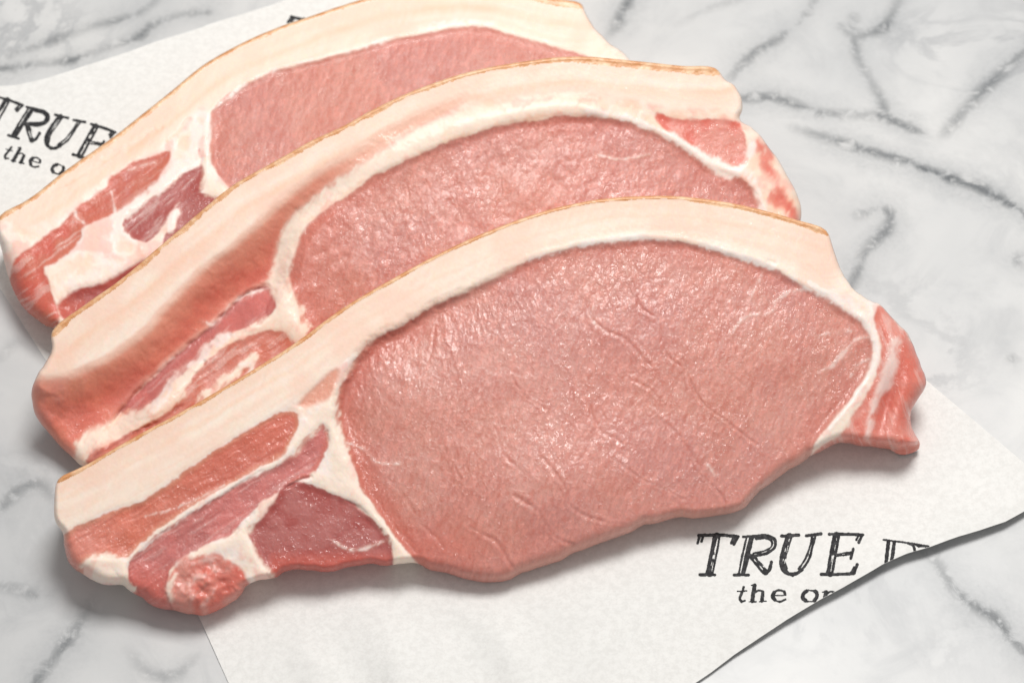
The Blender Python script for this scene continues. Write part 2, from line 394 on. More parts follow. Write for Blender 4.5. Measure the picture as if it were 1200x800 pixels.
# letters: strokes (x, y, half width) in the print's own layout, ink only where the pen went
def S(*p): return [np.array(q, float) for q in p]
def st(w, *pts): return np.array([(x, y, w) for x, y in pts], float)
LET = {
    'letter_t': dict(strokes=[st(1.5, (819, 627), (842, 626.5), (865, 628)), st(1.3, (820, 627), (817.5, 636)), st(1.2, (824, 628), (822, 634)), st(1.3, (865, 628), (860, 637.5)), st(1.2, (860, 629), (857, 636)),
                              st(4.0, (840, 628), (836, 650), (831.5, 671)), st(1.4, (820, 673), (837.5, 673))],
                     cuts=[st(.38, (841, 631), (834, 669)), st(.3, (838.5, 640), (833, 664))]),
    'letter_r': dict(strokes=[st(1.2, (871, 628.5), (885, 627.5), (900, 627)), st(1.0, (875, 629), (870, 650), (866, 671)), st(1.0, (879, 629), (874, 650), (869.5, 671)), st(1.4, (882, 629), (877, 650), (872, 671)), st(1.4, (860.5, 673), (877, 673)),
                              st(1.4, (885, 628), (900, 627.5), (908, 632), (908, 640), (900, 647), (884, 651)), st(.9, (886, 631), (899, 630.5), (904.5, 634), (904, 640), (897, 644.5), (883, 648)),
                              st(3.1, (882, 652), (890, 662), (897, 670)), st(1.6, (896, 671), (901, 668), (904, 658))],
                     cuts=[st(.35, (884, 655), (894, 667)), st(.3, (888, 655), (897, 666))]),
    'letter_u': dict(strokes=[st(1.4, (916, 627.5), (936, 626.5)), st(3.4, (925, 628), (920, 643), (917, 657), (919, 666)), st(1.7, (918, 664), (924, 671.5), (932, 672), (940, 667)), st(1.0, (914.5, 655), (915, 664), (920, 671), (929, 674)),
                              st(1.1, (939, 668), (948, 655), (952, 640), (955.5, 628)), st(.9, (936, 666), (944, 654), (949, 640), (952, 628)), st(1.4, (945, 627), (962.5, 625))],
                     cuts=[st(.35, (925, 631), (919.5, 660)), st(.3, (922.5, 634), (917.5, 657))]),
    'letter_e': dict(strokes=[st(1.5, (972, 625.5), (992, 625.5), (1011, 626.5)), st(1.4, (1010, 627), (1006.5, 635)), st(1.1, (1006, 627), (1003.5, 632)), st(3.8, (980, 627), (976, 650), (972.5, 671)),
                              st(1.7, (977, 650.5), (998, 647.5)), st(1.4, (1000, 643), (997, 654)), st(1.5, (962.5, 672.5), (982, 672.5), (1001, 671.5)), st(1.5, (1001, 671), (1004.5, 661)), st(1.1, (998, 670), (1001, 664))],
                     cuts=[st(.38, (980.5, 630), (973.5, 669)), st(.3, (978, 634), (974, 658)), st(.3, (990, 648.6), (980, 650))]),
    'letter_d': dict(strokes=[st(1.0, (1035.3, 632), (1050, 633.8), (1066, 636), (1078, 638), (1088, 639.7)), st(1.9, (1041.3, 634), (1038.5, 658)), st(1.8, (1048, 635), (1045, 656)), st(1.2, (1064, 636), (1070, 638.7), (1072.5, 646))], cuts=[]),
    'letter_e_fragment': dict(strokes=[st(.6, (1072, 637.3), (1077, 640.4)), st(1.1, (1079, 639.4), (1085, 640))], cuts=[]),
    'small_letter_t': dict(strokes=[st(1.2, (871.5, 687.5), (869, 695), (867, 701.5), (869, 704.3)), st(.7, (869, 704.3), (873, 703.3)), st(.6, (864, 692.2), (875, 691.8))], cuts=[]),
    'small_letter_h': dict(strokes=[st(1.9, (884.3, 685.5), (881.3, 704)), st(.5, (880.6, 685.3), (885, 684.6)), st(.7, (884, 694.5), (889, 691.3), (893, 692)), st(1.7, (894, 693.5), (892.8, 703.8)), st(.5, (877.8, 704.7), (886, 704.6)), st(.5, (890, 704.4), (898, 703.8))], cuts=[]),
    'small_letter_e': dict(strokes=[st(.5, (906, 697.2), (921, 697)), st(1.3, (920, 696), (919, 692.8)), st(.8, (919, 692.6), (912.5, 691), (907.5, 693)), st(1.9, (907.3, 693.5), (905.6, 698), (908, 702.3)), st(.9, (908, 702.8), (913.5, 704.5), (920.5, 701.8))], cuts=[]),
    'small_letter_o': dict(strokes=[st(.7, (956, 692.3), (947.5, 691)), st(1.9, (945.5, 692), (941.3, 695.7), (941, 700.5), (944, 703.2)), st(.7, (945, 704.2), (952, 704.2)), st(1.9, (954.5, 703), (957, 699), (956.8, 694), (955.5, 692.8))], cuts=[]),
    'small_letter_r': dict(strokes=[st(1.8, (968.3, 693), (965.5, 705)), st(.5, (964, 693.3), (969, 692.6)), st(.8, (969, 695), (973, 692.6), (977, 693))], cuts=[]),
}
A0 = np.array([[871, 628], [971, 625], [962, 672.5]], float)
def affine(B):
    M = np.linalg.solve(np.column_stack([A0, np.ones(3)]), np.array(B, float))
    return lambda P: np.column_stack([np.column_stack([P[:, :2], np.ones(len(P))]) @ M, P[:, 2:] * 0.86])
left_tf = affine([(31, 125), (106, 145), (85, 181)])
dT = np.array([340.5, 19.5]) - left_tf(np.array([[818.0, 627.0, 1]]))[0, :2]
def top_tf(P): Q = left_tf(P); Q[:, :2] += dT; return Q
def print_letters(tf, names, s):
    for nm in names:
        L = LET[nm]; sk = [catmull(tf(q), 5, False) for q in L['strokes']]; ck = [catmull(tf(q), 3, False) for q in L['cuts']]
        A = np.vstack(sk); x0, y0 = A[:, 0].min() - 6, A[:, 1].min() - 6; x1, y1 = A[:, 0].max() + 6, A[:, 1].max() + 6
        X, Y = np.meshgrid(np.arange(x0, x1, s), np.arange(y0, y1, s))
        jit = 0.45 * fbm(X / 5.0, Y / 5.0, 51, 2)
        sd = np.full(X.shape, -9.0)
        for q in sk: d, e = seg_dist(q, X, Y, False); sd = np.maximum(sd, e[0] * 1.12 + 0.22 - d + jit)
        for q in ck:
            d, e = seg_dist(q, X, Y, False); sd = np.minimum(sd, d - e[0] * (0.9 + 1.2 * vnoise(X / 4, Y / 4, 53)))
        m = (X > x0) & inside(PAPER_POLY, X, Y)
        sd = np.where(m, sd, -9)
        c = (sd[1:, 1:] + sd[:-1, :-1] + sd[1:, :-1] + sd[:-1, 1:]) > 0
        if not c.any(): continue
        V = on_z(X, Y, paper_z(X, Y) + 0.00006).reshape(-1, 3)
        V, F, _, _ = submesh(V, grid_faces(c))
        mesh_obj(nm, V, F, INK, paper_root)
BIG = ['letter_t', 'letter_r', 'letter_u', 'letter_e']; SMALL = ['small_letter_t', 'small_letter_h', 'small_letter_e', 'small_letter_o']
print_letters(lambda P: P, BIG + ['letter_d', 'letter_e_fragment'] + SMALL + ['small_letter_r'], 0.5)
print_letters(left_tf, BIG + SMALL, 0.5)
print_letters(top_tf, ['letter_t'], 0.5)

# ------------------------------------------------------------------ steaks
# surface colours (linear)
FATW = np.array([0.90, 0.75, 0.64]); FATP = np.array([0.885, 0.65, 0.525]); FATO = np.array([0.865, 0.52, 0.345])
SILV = np.array([0.90, 0.78, 0.725]); EYE = np.array([0.605, 0.26, 0.205]); EYEL = np.array([0.665, 0.345, 0.295]); EYER = np.array([0.57, 0.145, 0.10])
ORA = np.array([0.60, 0.175, 0.115]); MAUVE = np.array([0.47, 0.15, 0.135]); DARK = np.array([0.38, 0.075, 0.065]); RED = np.array([0.64, 0.14, 0.10]); PINK = np.array([0.72, 0.30, 0.245])

class Steak:
    def __init__(self, outline, plane_pts, s, seed, thick, rind_ends, rind_w, gloss=1.0):
        O = np.array(outline, float); self.seed = seed; self.thick = thick
        x0, y0 = O[:, 0].min() - 8, O[:, 1].min() - 8; x1, y1 = O[:, 0].max() + 8, O[:, 1].max() + 8
        self.f = f = Field(x0, y0, x1, y1, s)
        q = np.array([on_z(np.array(a[0]), np.array(a[1]), np.array(a[2] / 1000)) for a in plane_pts])
        n = np.cross(q[1] - q[0], q[2] - q[0]); n /= np.linalg.norm(n); n *= np.sign(n[2])
        self.n = n; self.c = q[0] @ n
        X, Y = f.X, f.Y
        P = catmull(O, 4)
        jit = fbm(P[:, 0] / 14, P[:, 1] / 14, seed + 5, 3)
        near = P[:, 3] > 2.5; P[:, 1] += np.where(near, 2.8, 0.35) * jit; P[:, 0] += np.where(near, 1.2, 0.2) * fbm(P[:, 0] / 11, P[:, 1] / 11, seed + 8, 2)
        d, e = seg_dist(P, f.CX, f.CY, True); d = np.where(inside(P, f.CX, f.CY), d, -d)
        D = f.up(d, X, Y)
        keep = (D[1:, 1:] + D[:-1, :-1] + D[1:, :-1] + D[:-1, 1:]) > 0
        used = np.zeros(D.shape, bool)
        for a in (slice(0, -1), slice(1, None)):
            for b in (slice(0, -1), slice(1, None)): used[a, b] |= keep
        gy, gx = np.gradient(D, s); g2 = np.maximum(gx ** 2 + gy ** 2, 0.4)
        pk = np.pad(keep, 1); m = used & ~(pk[1:, 1:] & pk[:-1, 1:] & pk[1:, :-1] & pk[:-1, :-1])
        X = np.where(m, X - D * gx / g2, X); Y = np.where(m, Y - D * gy / g2, Y)
        self.faces = grid_faces(keep)
        u = used.ravel(); remap = -np.ones(u.size, int); remap[u] = np.arange(u.sum()); self.faces = remap[self.faces]
        self.X = X.ravel()[u]; self.Y = Y.ravel()[u]; self.D = np.where(m, 0, np.maximum(D, 0)).ravel()[u]
        self.gx = gx.ravel()[u]; self.gy = gy.ravel()[u]
        X, Y = self.X, self.Y
        self.r = f.up(e[0], X, Y); self.H = f.up(e[1], X, Y)
        wx = 2.6 * fbm(X / 26, Y / 26, seed + 11, 4, 0.6); wy = 2.6 * fbm(X / 26, Y / 26, seed + 21, 4, 0.6)
        self.WX, self.WY = X + wx, Y + wy
        N = len(X)
        self.h = np.zeros(N); self.col = np.tile(FATW, (N, 1)); self.fat = np.ones(N); self.wet = np.full(N, 0.14); self.gloss = gloss
        self.names = ['fat_cap']; self.lab = np.zeros(N, int)
        # rind line
        R = O[rind_ends[0]:rind_ends[1] + 1, :2]
        self.dr, _ = f.line(np.column_stack([R, np.ones(len(R))]), X, Y, 3)
        R2 = catmull(R, 3, False); dc, _ = seg_dist(np.column_stack([R2]), f.CX, f.CY, False); self.dr = f.up(dc, X, Y)
        self.rind_w = rind_w
        self.N = N
        # noises shared by the painters
        self.n_lo = fbm(X / 70, Y / 70, seed + 31, 3); self.n_mid = fbm(X / 18, Y / 18, seed + 35, 3); self.n_fi = fbm(X / 5, Y / 5, seed + 39, 3)
    def label(self, name, m):
        if name not in self.names: self.names.append(name)
        self.lab[m] = self.names.index(name)
    def paint(self, c, t): self.col += (np.asarray(c) - self.col) * np.clip(t, 0, 1)[:, None]
    def region(self, name, poly, col, height=0.0, soft=2.4, hs=9.0, muscle=True, alt=None, wob=1.0):
        sd = self.f.poly(poly, self.X + (self.WX - self.X) * wob, self.Y + (self.WY - self.Y) * wob)
        sd0 = sd + 1.0 * self.n_mid
        if soft < 4: sd = sd + 1.1 * self.n_fi + 1.2 * fbm(self.X / 9, self.Y / 9, self.seed + 91, 2)
        t = sm((sd + soft) / (2 * soft))
        c = np.tile(np.asarray(col, float), (self.N, 1))
        if alt is not None: c += (np.asarray(alt) - c) * sm(0.5 + 0.75 * self.n_mid + 0.4 * self.n_lo)[:, None]
        self.col += (c - self.col) * t[:, None]
        self.h += height * 0.42 * sm((sd0 + hs * 0.6) / (hs * 1.5))
        gl = np.clip(self.gloss * (0.72 + 0.75 * fbm(self.X / 38, self.Y / 38, self.seed + 93, 3)), 0, 1)
        self.fat += ((0.0 if muscle else 1.0) - self.fat) * t
        self.wet += ((gl if muscle else 0.14) - self.wet) * t
        if name in ('connective_fat', 'tail_fat'):
            q = fbm(self.X / 24, self.Y / 24, self.seed + 97, 4); self.paint(PINK * 1.18, t * sm((q - 0.02) * 2.6) * 0.42); self.paint(FATO * 1.05, t * sm((-q - 0.1) * 2.6) * 0.35)
            self.h += 0.25 * q * t
        if name: self.label(name, sd > 0)
        return sd
    def seam(self, name, pts, col=SILV, height=0.4, soft=1.2, strength=1.0, broken=0.0, hw=1.6):
        d, wv = self.f.line(pts, self.X + (self.WX - self.X) * 0.8, self.Y + (self.WY - self.Y) * 0.8)
        w0 = wv
        wv = wv * (1 + 0.55 * self.n_mid + 0.35 * self.n_fi)
        g = 1.0 if not broken else sm(0.5 + (self.n_mid + 0.6 * self.n_fi) * 1.6 - broken + 0.5)
        soft = soft * 1.25 + 0.25 * wv; fth = fbm((self.X * .85 + self.Y * .5) / 3.5, (self.Y * .85 - self.X * .5) / 14, self.seed + 99, 2)
        self.paint(np.asarray(col) * np.array([0.92, 0.66, 0.60]), 0.4 * strength * sm((wv - d + 5.0) / 7.0) * (1 - self.fat))
        t = sm((wv - d + 1.8 * fth + soft) / (2 * soft)) * strength * g * sm(0.9 + 0.9 * self.n_mid + 0.6 * fth)
        self.paint(col, t)
        if height > 0.7: d, w0 = self.f.line(pts, self.X + 1.5 * self.n_lo, self.Y + 1.5 * self.n_lo)
        self.h += height * 0.4 * np.exp(-(d / (w0 * hw + 1.8)) ** 2) * (0.9 + 0.25 * self.n_lo)
        self.fat += (1 - self.fat) * t; self.wet += (0.2 - self.wet) * t
        if name: self.label(name, t > 0.5)
        return d
    def fibres(self, sd, ang, col=SILV, amount=0.35, width=3.0, length=26.0, relief=0.12):
        c, q = math.cos(math.radians(ang)), math.sin(math.radians(ang)); a = self.X * c + self.Y * q; b = -self.X * q + self.Y * c + 2.5 * self.n_mid
        f1 = fbm(b / width, a / length, self.seed + 101, 3); f2 = fbm(b / (width * 3), a / (length * 2), self.seed + 105, 2)
        t = sm((sd + 1) / 3)
        self.paint(col, t * sm((f1 + 0.7 * f2 - 0.18) * 2.6) * amount); self.paint(DARK * 1.1, t * sm((-f1 - 0.25) * 2.6) * amount * 0.5)
        self.h += t * relief * f1
    def groove(self, pts, depth, width, lip=0.0):
        d, wv = self.f.line([(x, y, 1) for x, y in pts], self.WX, self.WY)
        width = width * (0.8 + 0.5 * self.n_mid); depth = depth * 0.26 * np.clip(0.45 + 2.2 * self.n_mid, 0, 1.5); lip = lip * 0.25
        t = np.exp(-(d / width) ** 2); self.h -= depth * t
        if lip: self.h += lip * np.exp(-((d - width * 2.2) / (width * 1.4)) ** 2)
        return t
    def layers(self, bands):
        """fat laid down in bands parallel to the rind: (distance, width, colour, strength)"""
        d = self.dr + 2.0 * self.n_mid + 3.0 * self.n_lo
        stk = fbm(self.X / 55, d / 4.5, self.seed + 95, 3)
        self.paint(FATP, self.fat * sm((stk - 0.05) * 2.2) * 0.42); self.paint(np.array([0.925, 0.82, 0.745]), self.fat * sm((-stk - 0.1) * 2.2) * 0.4)
        for at, wd, c, s in bands:
            self.paint(c, s * np.exp(-((d - at) / wd) ** 2) * (0.6 + 0.6 * sm(0.5 + self.n_lo)) * self.fat)
    def fat_grain(self):
        k = self.fat * (self.lab == 0)
        self.paint(FATO, k * 0.6 * np.exp(-self.dr / 7.0))
        g = fbm((self.X * .5 + self.Y * .2) / 2.2, self.dr / 16, self.seed + 121, 2)
        self.paint(FATP * .97, k * sm((g - .05) * 2.5) * .11); self.paint(np.array([.95, .85, .77]), k * sm((-g - .05) * 2.5) * .11)
        self.h += 0.02 * g * k
        q = fbm(self.X / 60, self.Y / 60, self.seed + 125, 3); self.paint(FATP * np.array([1, .95, .95]), k * sm((q + .05) * 2) * .55)
    def finish(self, support, label, group, name="pork_steak"):
        X, Y = self.X, self.Y
        self.fat_grain(); fi = fbm(X / 3.0, Y / 3.0, self.seed + 61, 2)
        self.h += 0.10 * self.n_mid * (1 - 0.6 * self.fat) + 0.02 * fi
        # rind skin along the outer rim
        rw = self.rind_w * 1.35 * (1 + 0.8 * sm((X - X.max() + 290) / 60) + 0.55 * fbm(X / 22, Y / 22, self.seed + 65, 3) + 0.25 * self.n_fi)
        far = (self.dr < rw) & (self.r < 4.5)
        self.label('rind', far)
        self.h += 0.25 * sm(1 - self.dr / 5) * (self.r < 4.5)
        # rounded cut edge
        near = sm((self.r - 11) / 6); re = self.r * (1 + 0.35 * near); u = np.clip(1 - self.D / np.maximum(re, 1), 0, 1) ** (1 + 0.5 * near) * 0.955
        self.h -= self.H * (1 - np.sqrt(1 - u * u))
        V = on_plane(X, Y, self.n, self.c + self.h / 1000)
        V[:, 2] = np.maximum(V[:, 2], 0.0016)
        sup_xy = lambda p: support(p) if support else np.full(len(p), 0.0009)
        self.clear = (V[:, 2] - sup_xy(V)).min()
        lab = self.lab[self.faces[:, 0]]
        F = self.faces; n = len(V)
        lo = np.full(n, 99); hi = np.full(n, -1)
        for k in range(4): np.minimum.at(lo, F[:, k], lab); np.maximum.at(hi, F[:, k], lab)
        b = ((lo != hi) | (self.D <= 0)).astype(float)
        for _ in range(6):
            m = b[F].max(1) - 0.17; b2 = b.copy()
            for k in range(4): np.maximum.at(b2, F[:, k], m)
            b = b2
        inner = np.clip(1 - b, 0, 1)
        # side walls
        e = np.concatenate([F[:, [k, (k + 1) % 4]] for k in range(4)]); el = np.tile(lab, 4)
        key = np.sort(e, 1); key = key[:, 0] * n + key[:, 1]
        _, idx, cnt = np.unique(key, return_index=True, return_counts=True); sel = idx[cnt == 1]; be = e[sel]; bl = el[sel]
        bv = np.unique(be); pos = {}; rm = -np.ones(n, int); rm[bv] = np.arange(len(bv))
        g = np.stack([self.gx[bv], -self.gy[bv], np.zeros(len(bv))], 1); g /= np.maximum(np.linalg.norm(g, axis=1, keepdims=True), 1e-9)
        top = V[bv]; fl = np.maximum(sup_xy(top) + 0.0002, 0.0009)
        tgt = np.maximum(top[:, 2] - (self.thick - np.minimum(self.H[bv], 9)) / 1000 * 0.95, fl); tgt = np.minimum(tgt, top[:, 2] - 0.0004)
        tip = sm((np.hypot(X[bv] - 1072, Y[bv] - 518) - 12) / 30)
        is_r = (self.r[bv] < 4.5); ins = np.where(is_r, 0.001, 0.0025)
        K = 5; rings = []
        for k in range(1, K + 1):
            a = k / K; p = top.copy()
            dz = (top[:, 2] - tgt) * a; p[:, 2] -= dz
            p += g * (ins * tip * (a ** 2) + tip * np.where(is_r, 0, np.minimum(0.78 * dz, 0.0032)) - np.where(is_r, 0, 0.0006) * math.sin(math.pi * a))[:, None]
            p[:, :2] += np.where(is_r, -1, 0)[:, None] * self.n[:2] * dz[:, None]
            rings.append(p)
        nb = len(bv); Vall = np.vstack([V] + rings); rep = lambda a: np.concatenate([a] + [a[bv]] * K)
        WF = []; WL = []
        for k in range(K):
            up = be if k == 0 else n + (k - 1) * nb + rm[be]; dn = n + k * nb + rm[be]
            WF.append(np.stack([up[:, 1], up[:, 0], dn[:, 0], dn[:, 1]], 1)); WL.append(bl)
        Fall = np.vstack([F] + WF); Lall = np.concatenate([lab] + WL)
        at = {"tint": np.clip(np.vstack([self.col] + [self.col[bv]] * K), 0, 0.95), "fat": rep(self.fat), "wet": rep(self.wet), "depth": rep(inner)}
        NR = vert_normals(Vall, Fall)
        cx, cy = V[:, 0].mean(), V[:, 1].mean(); base = np.array([cx, cy, 0.0])
        root = empty(name, base); tag(root, label, "pork steak", group)
        for i, nm in enumerate(self.names):
            m = Lall == i
            if m.sum() < 6: continue
            v, ff, aa, nn = submesh(Vall, Fall[m], at, NR)
            mesh_obj(nm, v - base, ff, RIND if nm == 'rind' else FLESH, root, aa, nn)
        self.root = root; self.V = V; self.base = base
        self.report = (name, len(Fall))
        return root
    def raster(self):
        """highest point of this steak over the counter, for whatever rests on it"""
        c = 0.0015; x0, y0 = self.V[:, 0].min(), self.V[:, 1].min()
        i = ((self.V[:, 0] - x0) / c).astype(int); j = ((self.V[:, 1] - y0) / c).astype(int)
        R = np.zeros((i.max() + 2, j.max() + 2)); np.maximum.at(R, (i, j), self.V[:, 2])
        def f(p):
            a = ((p[:, 0] - x0) / c).astype(int); b = ((p[:, 1] - y0) / c).astype(int)
            ok = (a >= 0) & (b >= 0) & (a < R.shape[0]) & (b < R.shape[1])
            z = np.full(len(p), 0.0009); z[ok] = np.maximum(R[a[ok], b[ok]], 0.0009); return z
        return f

def eye_surface(S, sd, dome, tint_top=None):
    """loin: fine flowing grain, colour drifting from mauve to salmon, paler flecks"""
    X, Y = S.X, S.Y; t = sm((sd + 1.5) / 3)
    S.h += dome * sm(sd / 130.0)
    fl = fbm((X * 0.9 + Y * 0.43) / 9, (Y * 0.9 - X * 0.43) / 34, S.seed + 71, 3)
    S.paint(EYEL, t * sm(0.42 + 0.9 * S.n_lo + 0.5 * fl) * 0.55)
    S.paint(MAUVE * 1.12, t * sm(0.35 - 1.0 * fbm(X / 45, Y / 45, S.seed + 75, 3)) * 0.22)
    S.paint(EYER, t * sm(1 - sd / 44.0) * 0.55 * sm(0.6 + S.n_lo))
    S.paint(np.array([.53, .22, .205]), t * sm(0.3 + 1.3 * fbm(X / 95, Y / 75, S.seed + 111, 2)) * .4); S.fibres(sd - 6, 101, EYEL * 1.05, .11, 2.4, 15, 0.02)
    fk = fbm((X + 0.3 * Y) / 3.2, Y / 7.5, S.seed + 79, 2)
    S.paint(PINK * 1.1, t * sm((fk - 0.15) * 4) * 0.38); S.paint(EYER * 0.95, t * sm((-fk - 0.22) * 4) * 0.34)
    S.h += t * (0.07 * fl * sm(sd / 25) + 0.045 * fbm(X / 7, Y / 12, S.seed + 83, 2))
    # drying ridges that follow the grain, in patches
    wr = sm((X - 520) / 260) * sm((Y - 280) / 200)
    wa = 6 * fbm(X / 34, Y / 34, S.seed + 88, 3); rg = 0; rg2 = 0
    for ang, wgt, k in ((-14, 1 - wr, 0), (36, wr, 7)):
        c, s_ = math.cos(math.radians(ang)), math.sin(math.radians(ang)); a = X * c + Y * s_ + wa; b = -X * s_ + Y * c
        rg = rg + wgt * np.clip(1 - np.abs(vnoise(a / 11.0, b / 42.0, S.seed + 89 + k)) * 3.0, 0, 1)
        rg2 = rg2 + wgt * np.clip(1 - np.abs(vnoise(a / 5.0, b / 15.0, S.seed + 90 + k)) * 3.0, 0, 1)
    gate = sm(0.35 + 1.5 * fbm(X / 48, Y / 48, S.seed + 92, 2))
    S.h += t * sm(sd / 14) * gate * (0.065 * rg + 0.05 * rg2)

GROUP = "overlapping raw pork steaks"
# ---------------------------------------------------------------- rear steak
def rear_steak():
    O = [(0, 253, 3, 1), (34, 233, 3, 1), (78, 199, 3, 1), (135, 159, 3, 1), (169, 132, 3, 1), (203, 105, 3, 1), (236, 78, 3, 1), (277, 54, 3, 1), (321, 34, 3, 1), (365, 19, 3, 1), (400, 7, 3, 1), (430, -2, 3, 1),
         (480, -13, 3, 1), (540, -18, 3, 1), (600, -12, 3, 1), (643, -2, 3, 1), (680, 4, 3, 1), (687, 17, 6, 2), (697, 34, 6, 2.5), (707, 44, 6, 3), (724, 57, 8, 4), (737, 68, 10, 5), (758, 100, 10, 6), (765, 150, 12, 7),
         (720, 220, 14, 8), (600, 285, 14, 8), (450, 330, 14, 8), (300, 350, 14, 8), (180, 375, 14, 8), (100, 392, 14, 8), (62, 384, 16, 9), (34, 367, 26, 11), (19, 346, 28, 11), (9, 320, 24, 10), (1, 290, 14, 6), (-4, 270, 6, 3)]
    S = Steak(O, [(59, 360, 15), (765, 150, 15), (480, -10, 23)], 1.25, 900, 20, (0, 16), 2.6, 0.3)
    S.layers([(14, 12, FATP, .6), (27, 6, FATO, .62), (40, 8, FATP, .5)])
    S.region('connective_fat', [(0, 262), (60, 262), (130, 205), (190, 170), (240, 125), (250, 180), (300, 240), (200, 340), (60, 395), (0, 330)], FATW, -0.6, 5, 20, False, SILV)
    e = S.region('loin_muscle', [(246, 142), (260, 117), (287, 100), (321, 83), (358, 75), (400, 63), (451, 50), (501, 40), (552, 32), (602, 41), (653, 57), (694, 69), (745, 85), (770, 160), (600, 300), (400, 330), (300, 262), (270, 221), (257, 206), (246, 184)], EYE, -1.6)
    eye_surface(S, e, 1.5)
    S.paint(PINK, sm((e + 1) / 2) * sm(1 - e / 16.0) * sm((S.X - 400) / 60) * 0.6)
    a = S.region('belly_muscle', [(19, 303), (40, 286), (62, 272), (87, 247), (122, 221), (131, 209), (153, 193), (175, 184), (200, 177), (191, 197), (175, 228), (150, 241), (134, 250), (97, 267), (94, 281), (66, 306), (50, 313), (60, 337), (68, 382), (30, 380), (10, 345)], RED, -1.2, 1.8, 9, True, ORA)
    S.fibres(a, -35, SILV * .95, .3)
    S.paint(ORA * 0.9, sm(a / 6) * sm((S.X - 90) / 40) * 0.5); S.paint(MAUVE, sm(a / 5) * sm((S.X - 120) / 30) * sm(0.4 - S.n_mid) * 0.6)
    b = S.region('dark_muscle', [(212, 204), (237, 190), (233, 172), (240, 205), (237, 224), (222, 230), (203, 241), (196, 256), (187, 270), (172, 284), (156, 278), (144, 266), (150, 254), (162, 244), (180, 230), (196, 219)], MAUVE, -1.2, 1.6, 8, True, DARK)
    S.region('dark_muscle', [(205, 243), (216, 231), (233, 225), (256, 230), (262, 250), (238, 280), (205, 300), (190, 280), (206, 266)], MAUVE * 0.9, -1.0, 1.6, 8, True, DARK)
    S.region('under_muscle', [(66, 358), (90, 340), (122, 330), (147, 316), (180, 300), (240, 300), (200, 370), (100, 400), (76, 375)], RED * 0.85, -4.5, 3, 16, True, DARK)
    S.fibres(b, -40, SILV * .9, .3)
    S.seam('connective_fat', [(200, 270, 3), (201, 256, 4), (207, 248, 3)], SILV, 0.4); S.seam('connective_fat', [(144, 268, 1.5), (152, 280, 1.8), (166, 290, 2)], SILV, 0.3)
    S.seam('connective_fat', [(244, 178, 3), (240, 205, 2.5), (246, 218, 8), (262, 226, 6)], FATW, 0.8); S.seam('connective_fat', [(243, 135, 3), (243, 160, 3), (244, 180, 3)], SILV, 0.8)
    S.seam('connective_fat', [(232, 150, 5), (215, 190, 6), (180, 225, 5), (150, 250, 5)], SILV, 0.7)
    S.seam(None, [(252, 128, 1.5), (290, 97, 2), (330, 79, 1.4), (368, 70, 1.4), (410, 60, 1.6), (470, 40, 3), (530, 28, 4), (580, 30, 3)], SILV, 0.5, broken=.1)
    for p in ([(100, 262, 1), (90, 255, 1), (88, 248, .8)], [(134, 250, .9), (130, 225, .7)], [(150, 200, .6), (180, 190, .5)]): S.seam(None, p, SILV, 0.1, strength=.7)
    for p in ([(60, 225, .9), (100, 205, 1), (140, 180, .8)], [(150, 178, .8), (170, 164, 1.2), (190, 150, .8)], [(195, 165, .8), (210, 152, 1.2), (222, 140, .7)]): S.seam(None, p, FATO, -0.35, strength=.55)
    S.groove([(120, 185), (155, 168), (180, 152)], 0.5, 2.5, 0.2); S.groove([(190, 172), (205, 160), (222, 140)], 0.6, 2.5, 0.2); S.groove([(135, 300), (100, 312), (80, 330)], 0.4, 3, .2)
    S.finish(None, "rearmost raw pork steak, its rind running along the lettering at top left", GROUP)
    return S
